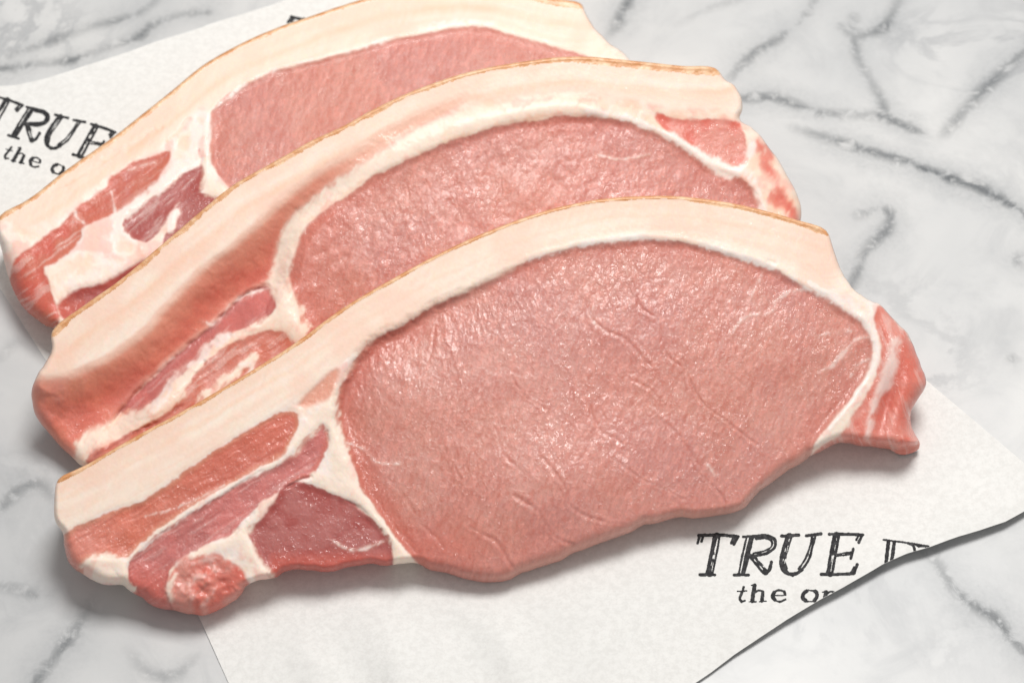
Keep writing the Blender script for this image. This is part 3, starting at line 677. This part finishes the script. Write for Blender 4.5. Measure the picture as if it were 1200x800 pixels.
# ---------------------------------------------------------------- middle steak
def middle_steak(under):
    O = [(61, 388, 3, 1), (101, 356, 3, 1), (142, 327, 3, 1), (182, 293, 3, 1), (209, 270, 3, 1), (243, 241, 3, 1), (270, 219, 3, 1), (304, 199, 3, 1), (331, 184, 3, 1), (365, 165, 3, 1), (400, 149, 3, 1), (444, 125, 3, 1), (501, 100, 3, 1), (552, 84, 3, 1), (602, 74, 3, 1),
         (653, 67.5, 3, 1), (687, 66.5, 3, 1), (737, 71, 3, 1), (800, 77.5, 3, 1), (838, 80, 3, 1), (851, 95, 6, 3), (864, 105, 6, 3), (871, 121, 6, 3), (867, 140, 8, 4), (884, 152, 11, 5), (901, 172, 13, 5), (918, 196, 14, 6), (928, 216, 14, 6), (937, 236, 14, 7), (938, 257, 14, 7),
         (930, 290, 14, 8), (900, 340, 14, 8), (840, 390, 14, 8), (700, 440, 14, 8), (580, 465, 14, 8), (450, 488, 14, 8), (300, 520, 14, 8), (190, 545, 14, 8), (120, 550, 14, 8), (96, 545, 18, 9), (78, 529, 28, 11), (57, 508, 32, 12), (44, 490, 34, 12), (37, 464, 26, 10), (40, 448, 10, 5), (54, 425, 6, 3), (61, 408, 5, 2)]
    S = Steak(O, [(100, 520, 15), (930, 285, 15), (690, 75, 39)], 1.15, 500, 17, (0, 19), 3.6, 0.62)
    S.layers([(9, 8, FATP * 1.02, .35), (31, 5, FATO, .55), (38, 8, FATP, .6)])
    S.paint(FATO, 0.55 * sm((S.X - 380) / 60) * sm((640 - S.X) / 120) * np.exp(-((S.dr - 38) / 12) ** 2))
    cf = [(30, 440), (74, 441), (118, 422), (162, 395), (219, 331), (294, 270), (371, 203), (440, 165), (510, 128), (600, 112), (700, 110), (790, 125), (870, 140), (945, 240), (930, 300), (700, 460), (100, 560), (20, 500)]
    cfd = S.region('connective_fat', cf, FATW, -0.5, 4, 16, False, FATP)
    A = [(30, 452), (74, 442), (118, 422), (162, 395), (189, 365), (219, 331), (257, 302), (294, 268), (331, 233), (371, 203), (405, 183), (445, 160), (495, 131), (545, 112), (520, 132), (470, 160), (440, 180), (405, 203), (375, 225), (345, 252), (325, 290), (316, 327), (287, 344), (250, 378), (203, 419), (162, 456), (132, 493), (104, 506), (90, 530), (70, 545), (30, 500)]
    a = S.region('belly_muscle', A, np.array([.72, .235, .165]), 0, 8, 10, True, np.array([.67, .18, .13]))
    # a hollow running between the fat cap and the next muscle
    S.h -= 7.5 * sm((cfd + 5) / 58.0) * sm(1 + np.minimum(a, 0) / 34.0) * sm((S.X - 20) / 70) * sm((470 - S.X) / 130)
    S.paint(np.array([0.80, 0.38, 0.275]), sm((a + 6) / 10) * sm(1 - cfd / 40.0) * 0.85); S.fat = np.maximum(S.fat, 0.75 * sm((a + 6) / 8) * sm(1 - cfd / 46.0))
    S.paint(FATP, sm((a + 6) / 6) * sm(1 - cfd / 9.0) * 0.6); S.fibres(a, -42, PINK * 1.1, .03, 3, 22, .04)
    S.paint(np.array([0.83, 0.50, 0.38]), sm((a + 2) / 4) * sm((S.X - 370) / 90) * 0.85)
    S.paint(PINK * 1.02, sm((a + 2) / 4) * sm((110 - S.X) / 50) * 0.55 * sm(0.6 + S.n_mid))
    S.paint(MAUVE * 1.05, sm((a + 1) / 3) * sm((S.Y - 420) / 60) * sm((S.X - 120) / 40) * 0.5)
    e = S.region('loin_muscle', [(413, 225), (440, 206), (467, 193), (528, 165), (589, 147), (636, 141), (670, 136), (704, 138), (737, 144), (765, 154), (800, 173), (827, 193), (861, 206), (882, 220), (892, 243), (905, 270), (900, 340), (700, 460), (450, 500), (380, 430), (358, 390), (348, 354), (339, 322), (345, 295), (360, 265), (385, 243)], EYE, -2.2)
    eye_surface(S, e, 2.0)
    S.paint(EYER * 1.05, sm(e / 4) * sm((440 - S.X) / 80) * 0.35)
    b = S.region('rib_muscle', [(314, 334), (322, 345), (322, 361), (304, 379), (270, 390), (240, 414), (189, 460), (152, 488), (130, 497), (140, 482), (165, 456), (205, 419), (250, 380), (287, 346)], MAUVE * 1.12, -3.2, 1.6, 8, True, MAUVE * 1.3)
    c = S.region('flank_muscle', [(337, 391), (318, 386), (287, 396), (255, 412), (236, 430), (216, 458), (200, 480), (150, 508), (100, 538), (120, 560), (220, 545), (320, 480), (350, 410)], PINK * 0.92, -1.2, 1.8, 9, True, ORA)
    S.fibres(b, -40, SILV * .95, .18); S.fibres(c, -38, SILV * .97, .26)
    S.region('tail_muscle', [(767, 132), (800, 140), (866, 143), (874, 165), (876, 188), (862, 197), (830, 186), (800, 165), (775, 149)], RED * 1.08, -0.8, 1.8, 8, True, PINK)
    for x, y, w_ in ((895, 190, 6), (904, 205, 5), (900, 178, 4), (912, 225, 5), (906, 233, 6), (920, 240, 5), (927, 250, 6), (890, 172, 4)):
        S.seam(None, [(x - 2, y - 7, w_ * .5), (x + 1, y, w_), (x + 4, y + 7, w_ * .6)], RED * 1.08, -0.5, 3.2, .8)
    # fat fingers and seams
    S.seam('connective_fat', [(96, 524, 8), (115, 510, 9), (140, 497, 8), (165, 486, 7), (189, 474, 8), (212, 462, 7)], FATW, 1.8, hw=1.3)
    S.seam('connective_fat', [(180, 478, 6), (200, 452, 6), (215, 432, 4), (232, 424, 3), (240, 412, 5), (262, 396, 5), (275, 391, 1)], SILV, 1.2)
    S.seam('connective_fat', [(240, 470, 8), (262, 448, 6), (275, 440, 4), (283, 430, 3), (297, 418, 4)], FATW, 1.2); S.seam('connective_fat', [(283, 428, 2), (296, 428, 3), (292, 440, 2), (280, 452, 3)], SILV, 0.6)
    S.seam('connective_fat', [(352, 385, 12), (340, 368, 12), (330, 350, 10), (325, 330, 9), (333, 305, 8), (338, 280, 8), (350, 258, 8), (372, 238, 8), (395, 218, 9), (415, 206, 9), (450, 187, 9), (490, 167, 9), (530, 151, 8), (575, 139, 7), (620, 130, 5), (660, 125, 6), (700, 128, 5)], FATW, 2.0, hw=1.3)
    S.seam('connective_fat', [(352, 385, 8), (330, 376, 7), (305, 378, 3), (295, 382, 1)], FATW, 0.8)
    S.seam('connective_fat', [(690, 130, 4), (737, 140, 4), (765, 150, 3), (800, 168, 4), (827, 188, 5), (845, 197, 7), (861, 203, 8), (878, 205, 7), (886, 222, 5), (893, 248, 5)], SILV, 0.9)
    S.seam(None, [(870, 200, 5), (878, 180, 4), (882, 160, 4)], SILV, .6)
    for p in ([(318, 336, 1), (290, 345, 1.6), (270, 358, 1), (250, 380, 1.6), (238, 376, .6)], [(205, 420, .8), (195, 425, 1), (180, 440, .5)], [(700, 182, .5), (730, 186, .7), (760, 181, .4)]): S.seam(None, p, SILV, 0.15, strength=.7)
    S.seam(None, [(120, 505, 1), (150, 480, .8)], FATO, -0.4, strength=.5); S.groove([(100, 520), (130, 508), (160, 494), (190, 484)], 0.8, 2.5, .3)
    for p in ([(314, 333), (287, 346), (250, 380), (203, 421), (162, 458), (134, 492)], [(320, 364), (304, 381), (270, 394)], [(238, 424), (218, 452), (200, 470)], [(322, 340), (316, 352), (312, 366)], [(110, 534), (140, 516), (180, 496), (215, 474)]):
        S.paint(DARK, S.groove(p, 2.2, 2.6) * .5 * (1 - S.fat))  # crevice shading painted dark red into the grooves
    S.groove([(360, 330), (420, 290), (470, 250)], 0.5, 6, .2); S.groove([(370, 300), (395, 285), (410, 270)], 0.4, 4, .2)
    S.finish(under, "middle raw pork steak with a deep red hollow beside its fat cap", GROUP)
    return S
# ---------------------------------------------------------------- front steak
def front_steak(under):
    O = [(68, 562, 3, 1), (100, 545, 3, 1), (150, 516, 3, 1), (200, 489, 3, 1), (250, 461, 3, 1), (300, 431, 3, 1), (350, 399, 3, 1), (400, 362, 3, 1), (461, 326, 3, 1), (511, 299, 3, 1), (562, 275, 3, 1), (609, 257, 3, 1), (636, 248, 3, 1), (687, 236, 3, 1), (737, 230.5, 3, 1), (800, 230.5, 3, 1), (867, 240, 3, 1), (935, 258, 3, 1), (968, 270, 3, 1),
         (977, 294, 7, 3), (986, 317, 8, 4), (1002, 341, 8, 4), (1016, 349, 10, 5), (1030, 356, 18, 6), (1050, 375, 20, 6), (1067, 398, 22, 7), (1080, 429, 22, 8), (1085, 446, 22, 8), (1080, 462, 20, 8), (1069, 480, 18, 8), (1069, 503, 18, 11), (1077, 517, 14, 11.5), (1063, 527, 14, 12), (1036, 524, 14, 12), (1009, 521, 14, 11), (984, 519, 13, 10), (955, 531, 14, 9),
         (935, 544, 14, 9), (915, 558, 16, 9), (891, 575, 11.16, 7.5), (874, 593, 11.16, 7.5), (844, 603, 11.16, 7.5), (800, 606, 12.4, 7.5), (764, 613, 13.64, 7.5), (731, 625, 14.88, 7.5), (683, 644, 16.12, 7.5), (636, 664, 16.12, 7.5), (606, 672, 16.12, 7.5), (589, 680, 16.12, 7.5), (542, 676, 14.88, 7.5), (505, 667, 13.64, 7.5), (481, 658, 9.92, 7.5), (457, 662, 9, 5.5), (437, 660, 9, 5.5), (413, 663, 9, 5.5), (385, 669, 9, 5.5), (350, 667, 9, 5.5), (318, 677, 9, 5.5), (291, 684, 9, 5.5),
         (282, 697, 20, 9), (263, 710, 24, 9), (240, 719, 24, 9), (219, 719, 24, 9), (202, 715, 18, 9), (182, 711, 18, 9), (162, 697, 16, 9), (145, 687, 14, 8), (128, 686, 14, 8), (98, 674, 18, 9), (81, 658, 16, 8), (75, 638, 12, 6), (73, 624, 9, 5), (64, 611, 6, 4), (64, 590, 5, 3)]
    S = Steak(O, [(230, 700, 11.5), (1040, 515, 13.0), (760, 240, 37.5)], 1.0, 100, 17, (0, 18), 2.4, 0.95)
    X, Y = S.X, S.Y
    S.layers([(12, 8, FATP * 1.0, .6), (24, 3, FATO * 1.05, .28), (33, 4, FATW * 1.03, .7), (39, 5, FATP, .5)])
    S.paint(FATP, sm((X - 700) / 120) * np.exp(-((S.dr - 26) / 9) ** 2) * .5)
    S.region('connective_fat', [(50, 625), (75, 624), (118, 602), (162, 586), (206, 558), (252, 525), (300, 496), (345, 468), (395, 430), (420, 410), (410, 470), (470, 610), (500, 690), (200, 740), (60, 690)], FATW, -0.6, 4, 14, False, SILV)
    S.region('tail_fat', [(940, 325), (985, 345), (1016, 345), (1030, 355), (1028, 400), (1030, 430), (1000, 480), (960, 560), (930, 560), (1000, 460), (1015, 400)], SILV, -0.2, 2, 8, False, FATW)
    E = [(396, 462), (408, 436), (420, 416), (440, 397), (474, 380), (518, 353), (559, 336), (602, 313), (636, 299), (677, 289), (721, 284), (771, 281), (800, 284), (851, 297), (901, 313), (935, 331), (969, 348), (989, 364), (1011, 379), (1020, 396), (1024, 412), (1019, 431), (1009, 447), (993, 470), (970, 499), (952, 528), (940, 560), (890, 600), (875, 620), (800, 630), (700, 670), (590, 700), (540, 695), (505, 680), (486, 656), (466, 632), (448, 608), (430, 581), (418, 554), (403, 521), (394, 486)]
    e = S.region('loin_muscle', E, EYE, -2.3)
    eye_surface(S, e, 1.2)
    S.h += 2.2 * np.exp(-(((X - 680) / 150) ** 2 + ((Y - 575) / 75) ** 2))
    t = sm((e + 1) / 3)
    S.h -= 2.0 * sm((e + 9) / 22) * np.exp(-(e / 40.) ** 2) * sm((640 - X) / 160) * sm((560 - Y) / 80)
    S.paint(EYER, t * 0.7 * sm(1 - e / 38.) * sm((560 - X) / 120)); S.paint(EYER * 1.08, t * 0.5 * np.exp(-(((X - 520) / 60) ** 2 + ((Y - 640) / 26) ** 2)))  # first tint paints in shading below the overlapping left fat edge
    S.paint(PINK * 1.0, t * 0.42 * sm((S.H - 5) / 3) * sm(1 - S.D / 45.) * sm((X - 540) / 60)); S.paint(np.array([0.72, 0.43, 0.34]), t * 0.4 * sm(1 - S.D / 16.) * sm((S.H - 5) / 3) * sm((X - 560) / 60))
    # creases where the cut muscle sags
    for p, dp, wd in (([(636, 537), (660, 567), (670, 594), (697, 609), (734, 614)], .55, 2.2), ([(602, 581), (630, 597), (650, 628), (677, 641)], .6, 2.4), ([(552, 618), (582, 635), (600, 664)], .55, 2.4), ([(814, 550), (834, 567), (848, 585), (850, 600)], .5, 2.0),
                      ([(717, 537), (745, 556), (771, 570), (800, 584)], .5, 2.2), ([(800, 422), (814, 459), (844, 490), (888, 520)], .45, 1.9), ([(694, 344), (690, 365), (704, 385), (734, 398), (760, 425)], .45, 2.2), ([(741, 331), (748, 355), (770, 375), (778, 410), (798, 430)], .4, 2.0),
                      ([(600, 440), (612, 462), (640, 480)], .3, 2.0), ([(690, 470), (700, 500), (730, 520)], .4, 2.4), ([(760, 480), (790, 505), (820, 545)], .35, 2.2), ([(515, 368), (508, 400), (501, 429)], .3, 1.6), ([(560, 360), (552, 400), (540, 440)], .25, 1.6), ([(455, 560), (480, 590), (500, 620), (520, 640)], .3, 2.2),
                      ([(850, 430), (880, 460), (900, 500)], .3, 1.8), ([(650, 420), (668, 440), (672, 470)], .3, 2.0), ([(580, 500), (590, 530), (620, 560)], .3, 2.2), ([(530, 480), (520, 520), (540, 560)], .25, 2.0), ([(735, 440), (760, 455), (775, 470)], .3, 2.0), ([(830, 350), (850, 390), (870, 420)], .22, 1.6), ([(910, 400), (930, 440), (935, 480)], .2, 1.6)):
        g = S.groove(p, dp, wd, dp * 0.55); S.paint(EYER * 1.1, g * 0.14 * sm(0.3 + 1.5 * S.n_mid))
    # faint silver threads in the loin
    for p in ([(945, 339, 1.2), (925, 343, .9), (911, 351, 1.1), (901, 368, .9), (874, 371, .8), (857, 391, .5)], [(1018, 395, 1), (1000, 400, .8), (990, 412, 1.6), (975, 428, 1.8), (960, 436, .6)], [(996, 388, .8), (975, 390, .7), (955, 394, .5)], [(895, 318, .8), (880, 350, .6)], [(403, 518, .9), (425, 526, .8), (440, 540, .7), (468, 544, .5)], [(830, 545, 1.4), (838, 556, 1.2)], [(735, 320, .6), (731, 300, .6)], [(1018, 420, 1.2), (1005, 428, 1.), (996, 440, .6)], [(700, 352, .7), (692, 372, .7), (706, 388, .5)]):
        S.seam(None, p, SILV * 0.96, 0.10, 1.3, .5, broken=.2)
    a = S.region('belly_muscle', [(76, 627), (118, 605), (162, 588), (206, 560), (252, 527), (300, 498), (319, 488), (340, 480), (349, 488), (350, 498), (341, 518), (331, 532), (304, 548), (280, 561), (250, 577), (223, 594), (190, 616), (160, 640), (146, 652), (120, 652), (100, 655), (95, 680), (60, 670)], ORA, -1.0, 1.8, 9, True, ORA * 1.15)
    S.fibres(a, -32, PINK * 1.15, .2)
    S.paint(RED * 0.92, sm((a + 1) / 3) * sm((X - 180) / 90) * .4); S.paint(PINK * 1.05, sm((a + 1) / 3) * sm((150 - X) / 60) * .5); S.paint(np.array([.70, .34, .22]), sm((a + 1) / 3) * sm(1 - a / 7) * .5)
    b = S.region('rib_muscle', [(384, 500), (384, 520), (374, 548), (366, 559), (349, 562), (325, 574), (304, 591), (282, 612), (270, 627), (250, 634), (225, 646), (206, 658), (198, 672), (196, 694), (203, 720), (180, 722), (158, 698), (149, 668), (156, 650), (190, 622), (223, 600), (250, 584), (280, 568), (304, 555), (331, 541), (343, 528), (362, 508), (376, 496)], MAUVE * 1.12, -1.6, 1.6, 8, True, MAUVE * 1.35)
    S.fibres(b, -33, SILV * .9, .16, 3.2, 34)
    S.paint(RED * 1.08, sm((b + 1) / 3) * sm((Y - 655) / 30) * .5); S.paint(ORA, sm((b + 1) / 3) * sm((X - 330) / 20) * sm(1 - b / 8) * .5)
    S.region('dark_muscle', [(337, 565), (367, 568), (388, 577), (412, 587), (436, 608), (457, 629), (461, 643), (458, 670), (412, 672), (385, 680), (355, 676), (322, 682), (307, 660), (295, 637), (289, 619), (307, 607), (319, 589)], DARK * 1.05, -1.7, 1.6, 9, True, MAUVE)
    S.paint(RED * 1.02, sm((S.Y - 640) / 18) * sm((X - 310) / 12) * sm((462 - X) / 8) * (S.fat < .4) * .6)
    S.region('rib_tip', [(197, 690), (200, 672), (212, 658), (232, 648), (256, 648), (272, 660), (290, 676), (300, 690), (282, 705), (262, 716), (240, 726), (219, 726), (202, 722)], RED * 1.08, 0.3, 3.5, 16, True, PINK * .95, 3.0)
    S.h += 1.9 * fbm(X / 20, Y / 20, 811, 3) * sm(1.15 - np.hypot((X - 245) / 52, (Y - 685) / 42))
    for p, k in (([(228, 660, 1), (246, 655, 3), (254, 666, 2)], .4), ([(222, 684, 2), (232, 676, 2.5), (240, 674, 1)], .4), ([(225, 700, 1.5), (238, 694, 2), (250, 700, 1)], .4), ([(250, 690, 1.5), (246, 703, 2), (236, 710, 1)], .35)): S.seam(None, p, SILV * .97, .5, 3, k, broken=.1)
    S.paint(RED * .9, .55 * np.exp(-(((X - 264) / 9) ** 2 + ((Y - 686) / 13) ** 2))); S.h -= 1.1 * np.exp(-(((X - 264) / 8) ** 2 + ((Y - 684) / 14) ** 2))
    tl = S.region('tail_muscle', [(1030, 358), (1050, 376), (1068, 398), (1095, 440), (1085, 470), (1073, 482), (1073, 503), (1085, 520), (1063, 535), (1010, 532), (985, 527), (950, 542), (935, 552), (962, 525), (982, 510), (1000, 484), (1017, 458), (1030, 425), (1031, 400), (1024, 375)], np.array([.69, .18, .13]), -0.8, 2.2, 8, True, PINK * 1.02)
    S.fibres(tl, 68, SILV * .97, .24, 4, 30)
    S.paint(RED * .92, .7 * np.exp(-(((X - 1040 + (Y - 470) * .25) / 9) ** 2 + ((Y - 470) / 34) ** 2))); S.h -= 2.0 * np.exp(-(((X - 1040 + (Y - 470) * .25) / 10) ** 2 + ((Y - 470) / 36) ** 2))
    # seams
    S.seam('tail_fat', [(1050, 402, 5), (1044, 425, 7), (1036, 448, 6), (1026, 470, 4), (1019, 495, 3), (1016, 516, 3)], SILV, 0.6, 3.0, .62)
    S.seam('tail_fat', [(996, 480, 3), (986, 495, 6), (976, 508, 6), (970, 516, 3)], FATW, .5)
    S.seam('tail_fat', [(1011, 372, 4), (1022, 392, 3.2), (1027, 412, 2.6), (1021, 432, 2.2), (1009, 452, 2), (995, 474, 2), (972, 502, 1.6)], SILV, 0.6)
    S.seam('connective_fat', [(392, 455, 5), (391, 480, 7), (392, 505, 8), (396, 530, 10), (404, 555, 11), (419, 580, 7), (438, 604, 4), (455, 626, 3.4), (467, 642, 5), (472, 656, 8)], FATW, 1.1, hw=1.2)
    S.seam('connective_fat', [(372, 560, 5), (388, 568, 6), (405, 576, 7)], FATW, .6); S.seam('connective_fat', [(388, 470, 6), (372, 492, 6), (356, 512, 7), (342, 528, 6)], FATW, .9)
    S.seam('connective_fat', [(342, 528, 4), (320, 545, 2.2), (290, 561, 1.5), (262, 576, 1.6), (230, 595, 1.7), (200, 617, 1.3), (175, 636, 1.3), (155, 650, 2)], SILV, 0.55, 1.6, .85)
    S.seam('connective_fat', [(316, 588, 4), (302, 604, 3), (288, 622, 5), (274, 633, 5), (256, 640, 3), (238, 646, 1.5), (224, 652, 1)], FATW, 0.6, 2.4, .92); S.seam('connective_fat', [(206, 672, 1), (199, 686, 3.5), (199, 702, 2)], FATW, .5, 2.5, .8)
    S.seam('connective_fat', [(280, 630, 6), (292, 645, 7), (305, 662, 5), (318, 674, 3)], FATW, .7, 2.6)
    S.seam('connective_fat', [(96, 662, 4), (110, 657, 7), (125, 655, 6), (140, 660, 6), (146, 672, 4)], FATW, 1.3); S.seam('connective_fat', [(120, 674, 5), (140, 680, 6), (158, 690, 3)], FATW, 1.0)
    S.groove([(118, 664), (130, 668), (138, 676)], 1.2, 2.2)
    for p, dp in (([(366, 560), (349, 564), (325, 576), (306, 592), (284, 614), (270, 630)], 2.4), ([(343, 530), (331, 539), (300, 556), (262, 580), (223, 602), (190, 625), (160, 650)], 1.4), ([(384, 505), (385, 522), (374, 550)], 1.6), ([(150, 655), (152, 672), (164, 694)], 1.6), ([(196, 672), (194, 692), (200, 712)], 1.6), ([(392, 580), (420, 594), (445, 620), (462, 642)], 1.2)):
        S.paint(DARK * 1.05, S.groove(p, dp * .7, 2.0) * .5 * (1 - S.fat))  # shading of the crevices between muscles put into the colour
    S.groove([(262, 600), (220, 626), (190, 648), (174, 660)], .8, 4, .3)
    S.seam(None, [(392, 634, .7), (412, 644, 1), (435, 640, 1), (457, 630, .8)], SILV, .15, strength=.7); S.seam(None, [(215, 592, .8), (240, 580, .7), (262, 568, .5)], SILV, .1, strength=.6); S.seam(None, [(170, 605, .8), (190, 600, .9), (230, 585, .5)], SILV, .1, strength=.5)
    S.region('belly_muscle', [(350, 474), (366, 456), (396, 430), (398, 440), (386, 466), (372, 474), (356, 478)], np.array([.76, .36, .26]), -.6, 4, 5)
    S.seam(None, [(397, 455, 2), (410, 430, 2), (440, 394, 2), (518, 350, 2), (560, 333, 2), (610, 309, 2)], FATP, .1, 2.5, .7); S.seam(None, [(620, 303, 2.6), (677, 287, 3), (720, 281, 3.4), (771, 278, 3), (820, 286, 3), (870, 301, 3), (920, 320, 3), (960, 342, 4), (985, 356, 4), (1008, 370, 4)], SILV, .5, broken=.15)
    S.groove([(420, 402), (450, 385), (500, 358), (540, 338)], .5, 3); S.groove([(980, 340), (960, 330), (930, 318), (900, 306)], .4, 2.5)
    S.finish(under, "front raw pork steak with the big round pink loin, lying over the others", GROUP)
    return S
r3 = rear_steak(); r2 = middle_steak(r3.raster()); r1 = front_steak(r2.raster())
for s_ in (r3, r2, r1): print("steak", s_.report, "clearance mm", round(s_.clear * 1000, 2), "z range mm", (s_.V[:, 2].min() * 1000).round(1), (s_.V[:, 2].max() * 1000).round(1), "tilt", round(math.degrees(math.acos(s_.n[2])), 1))
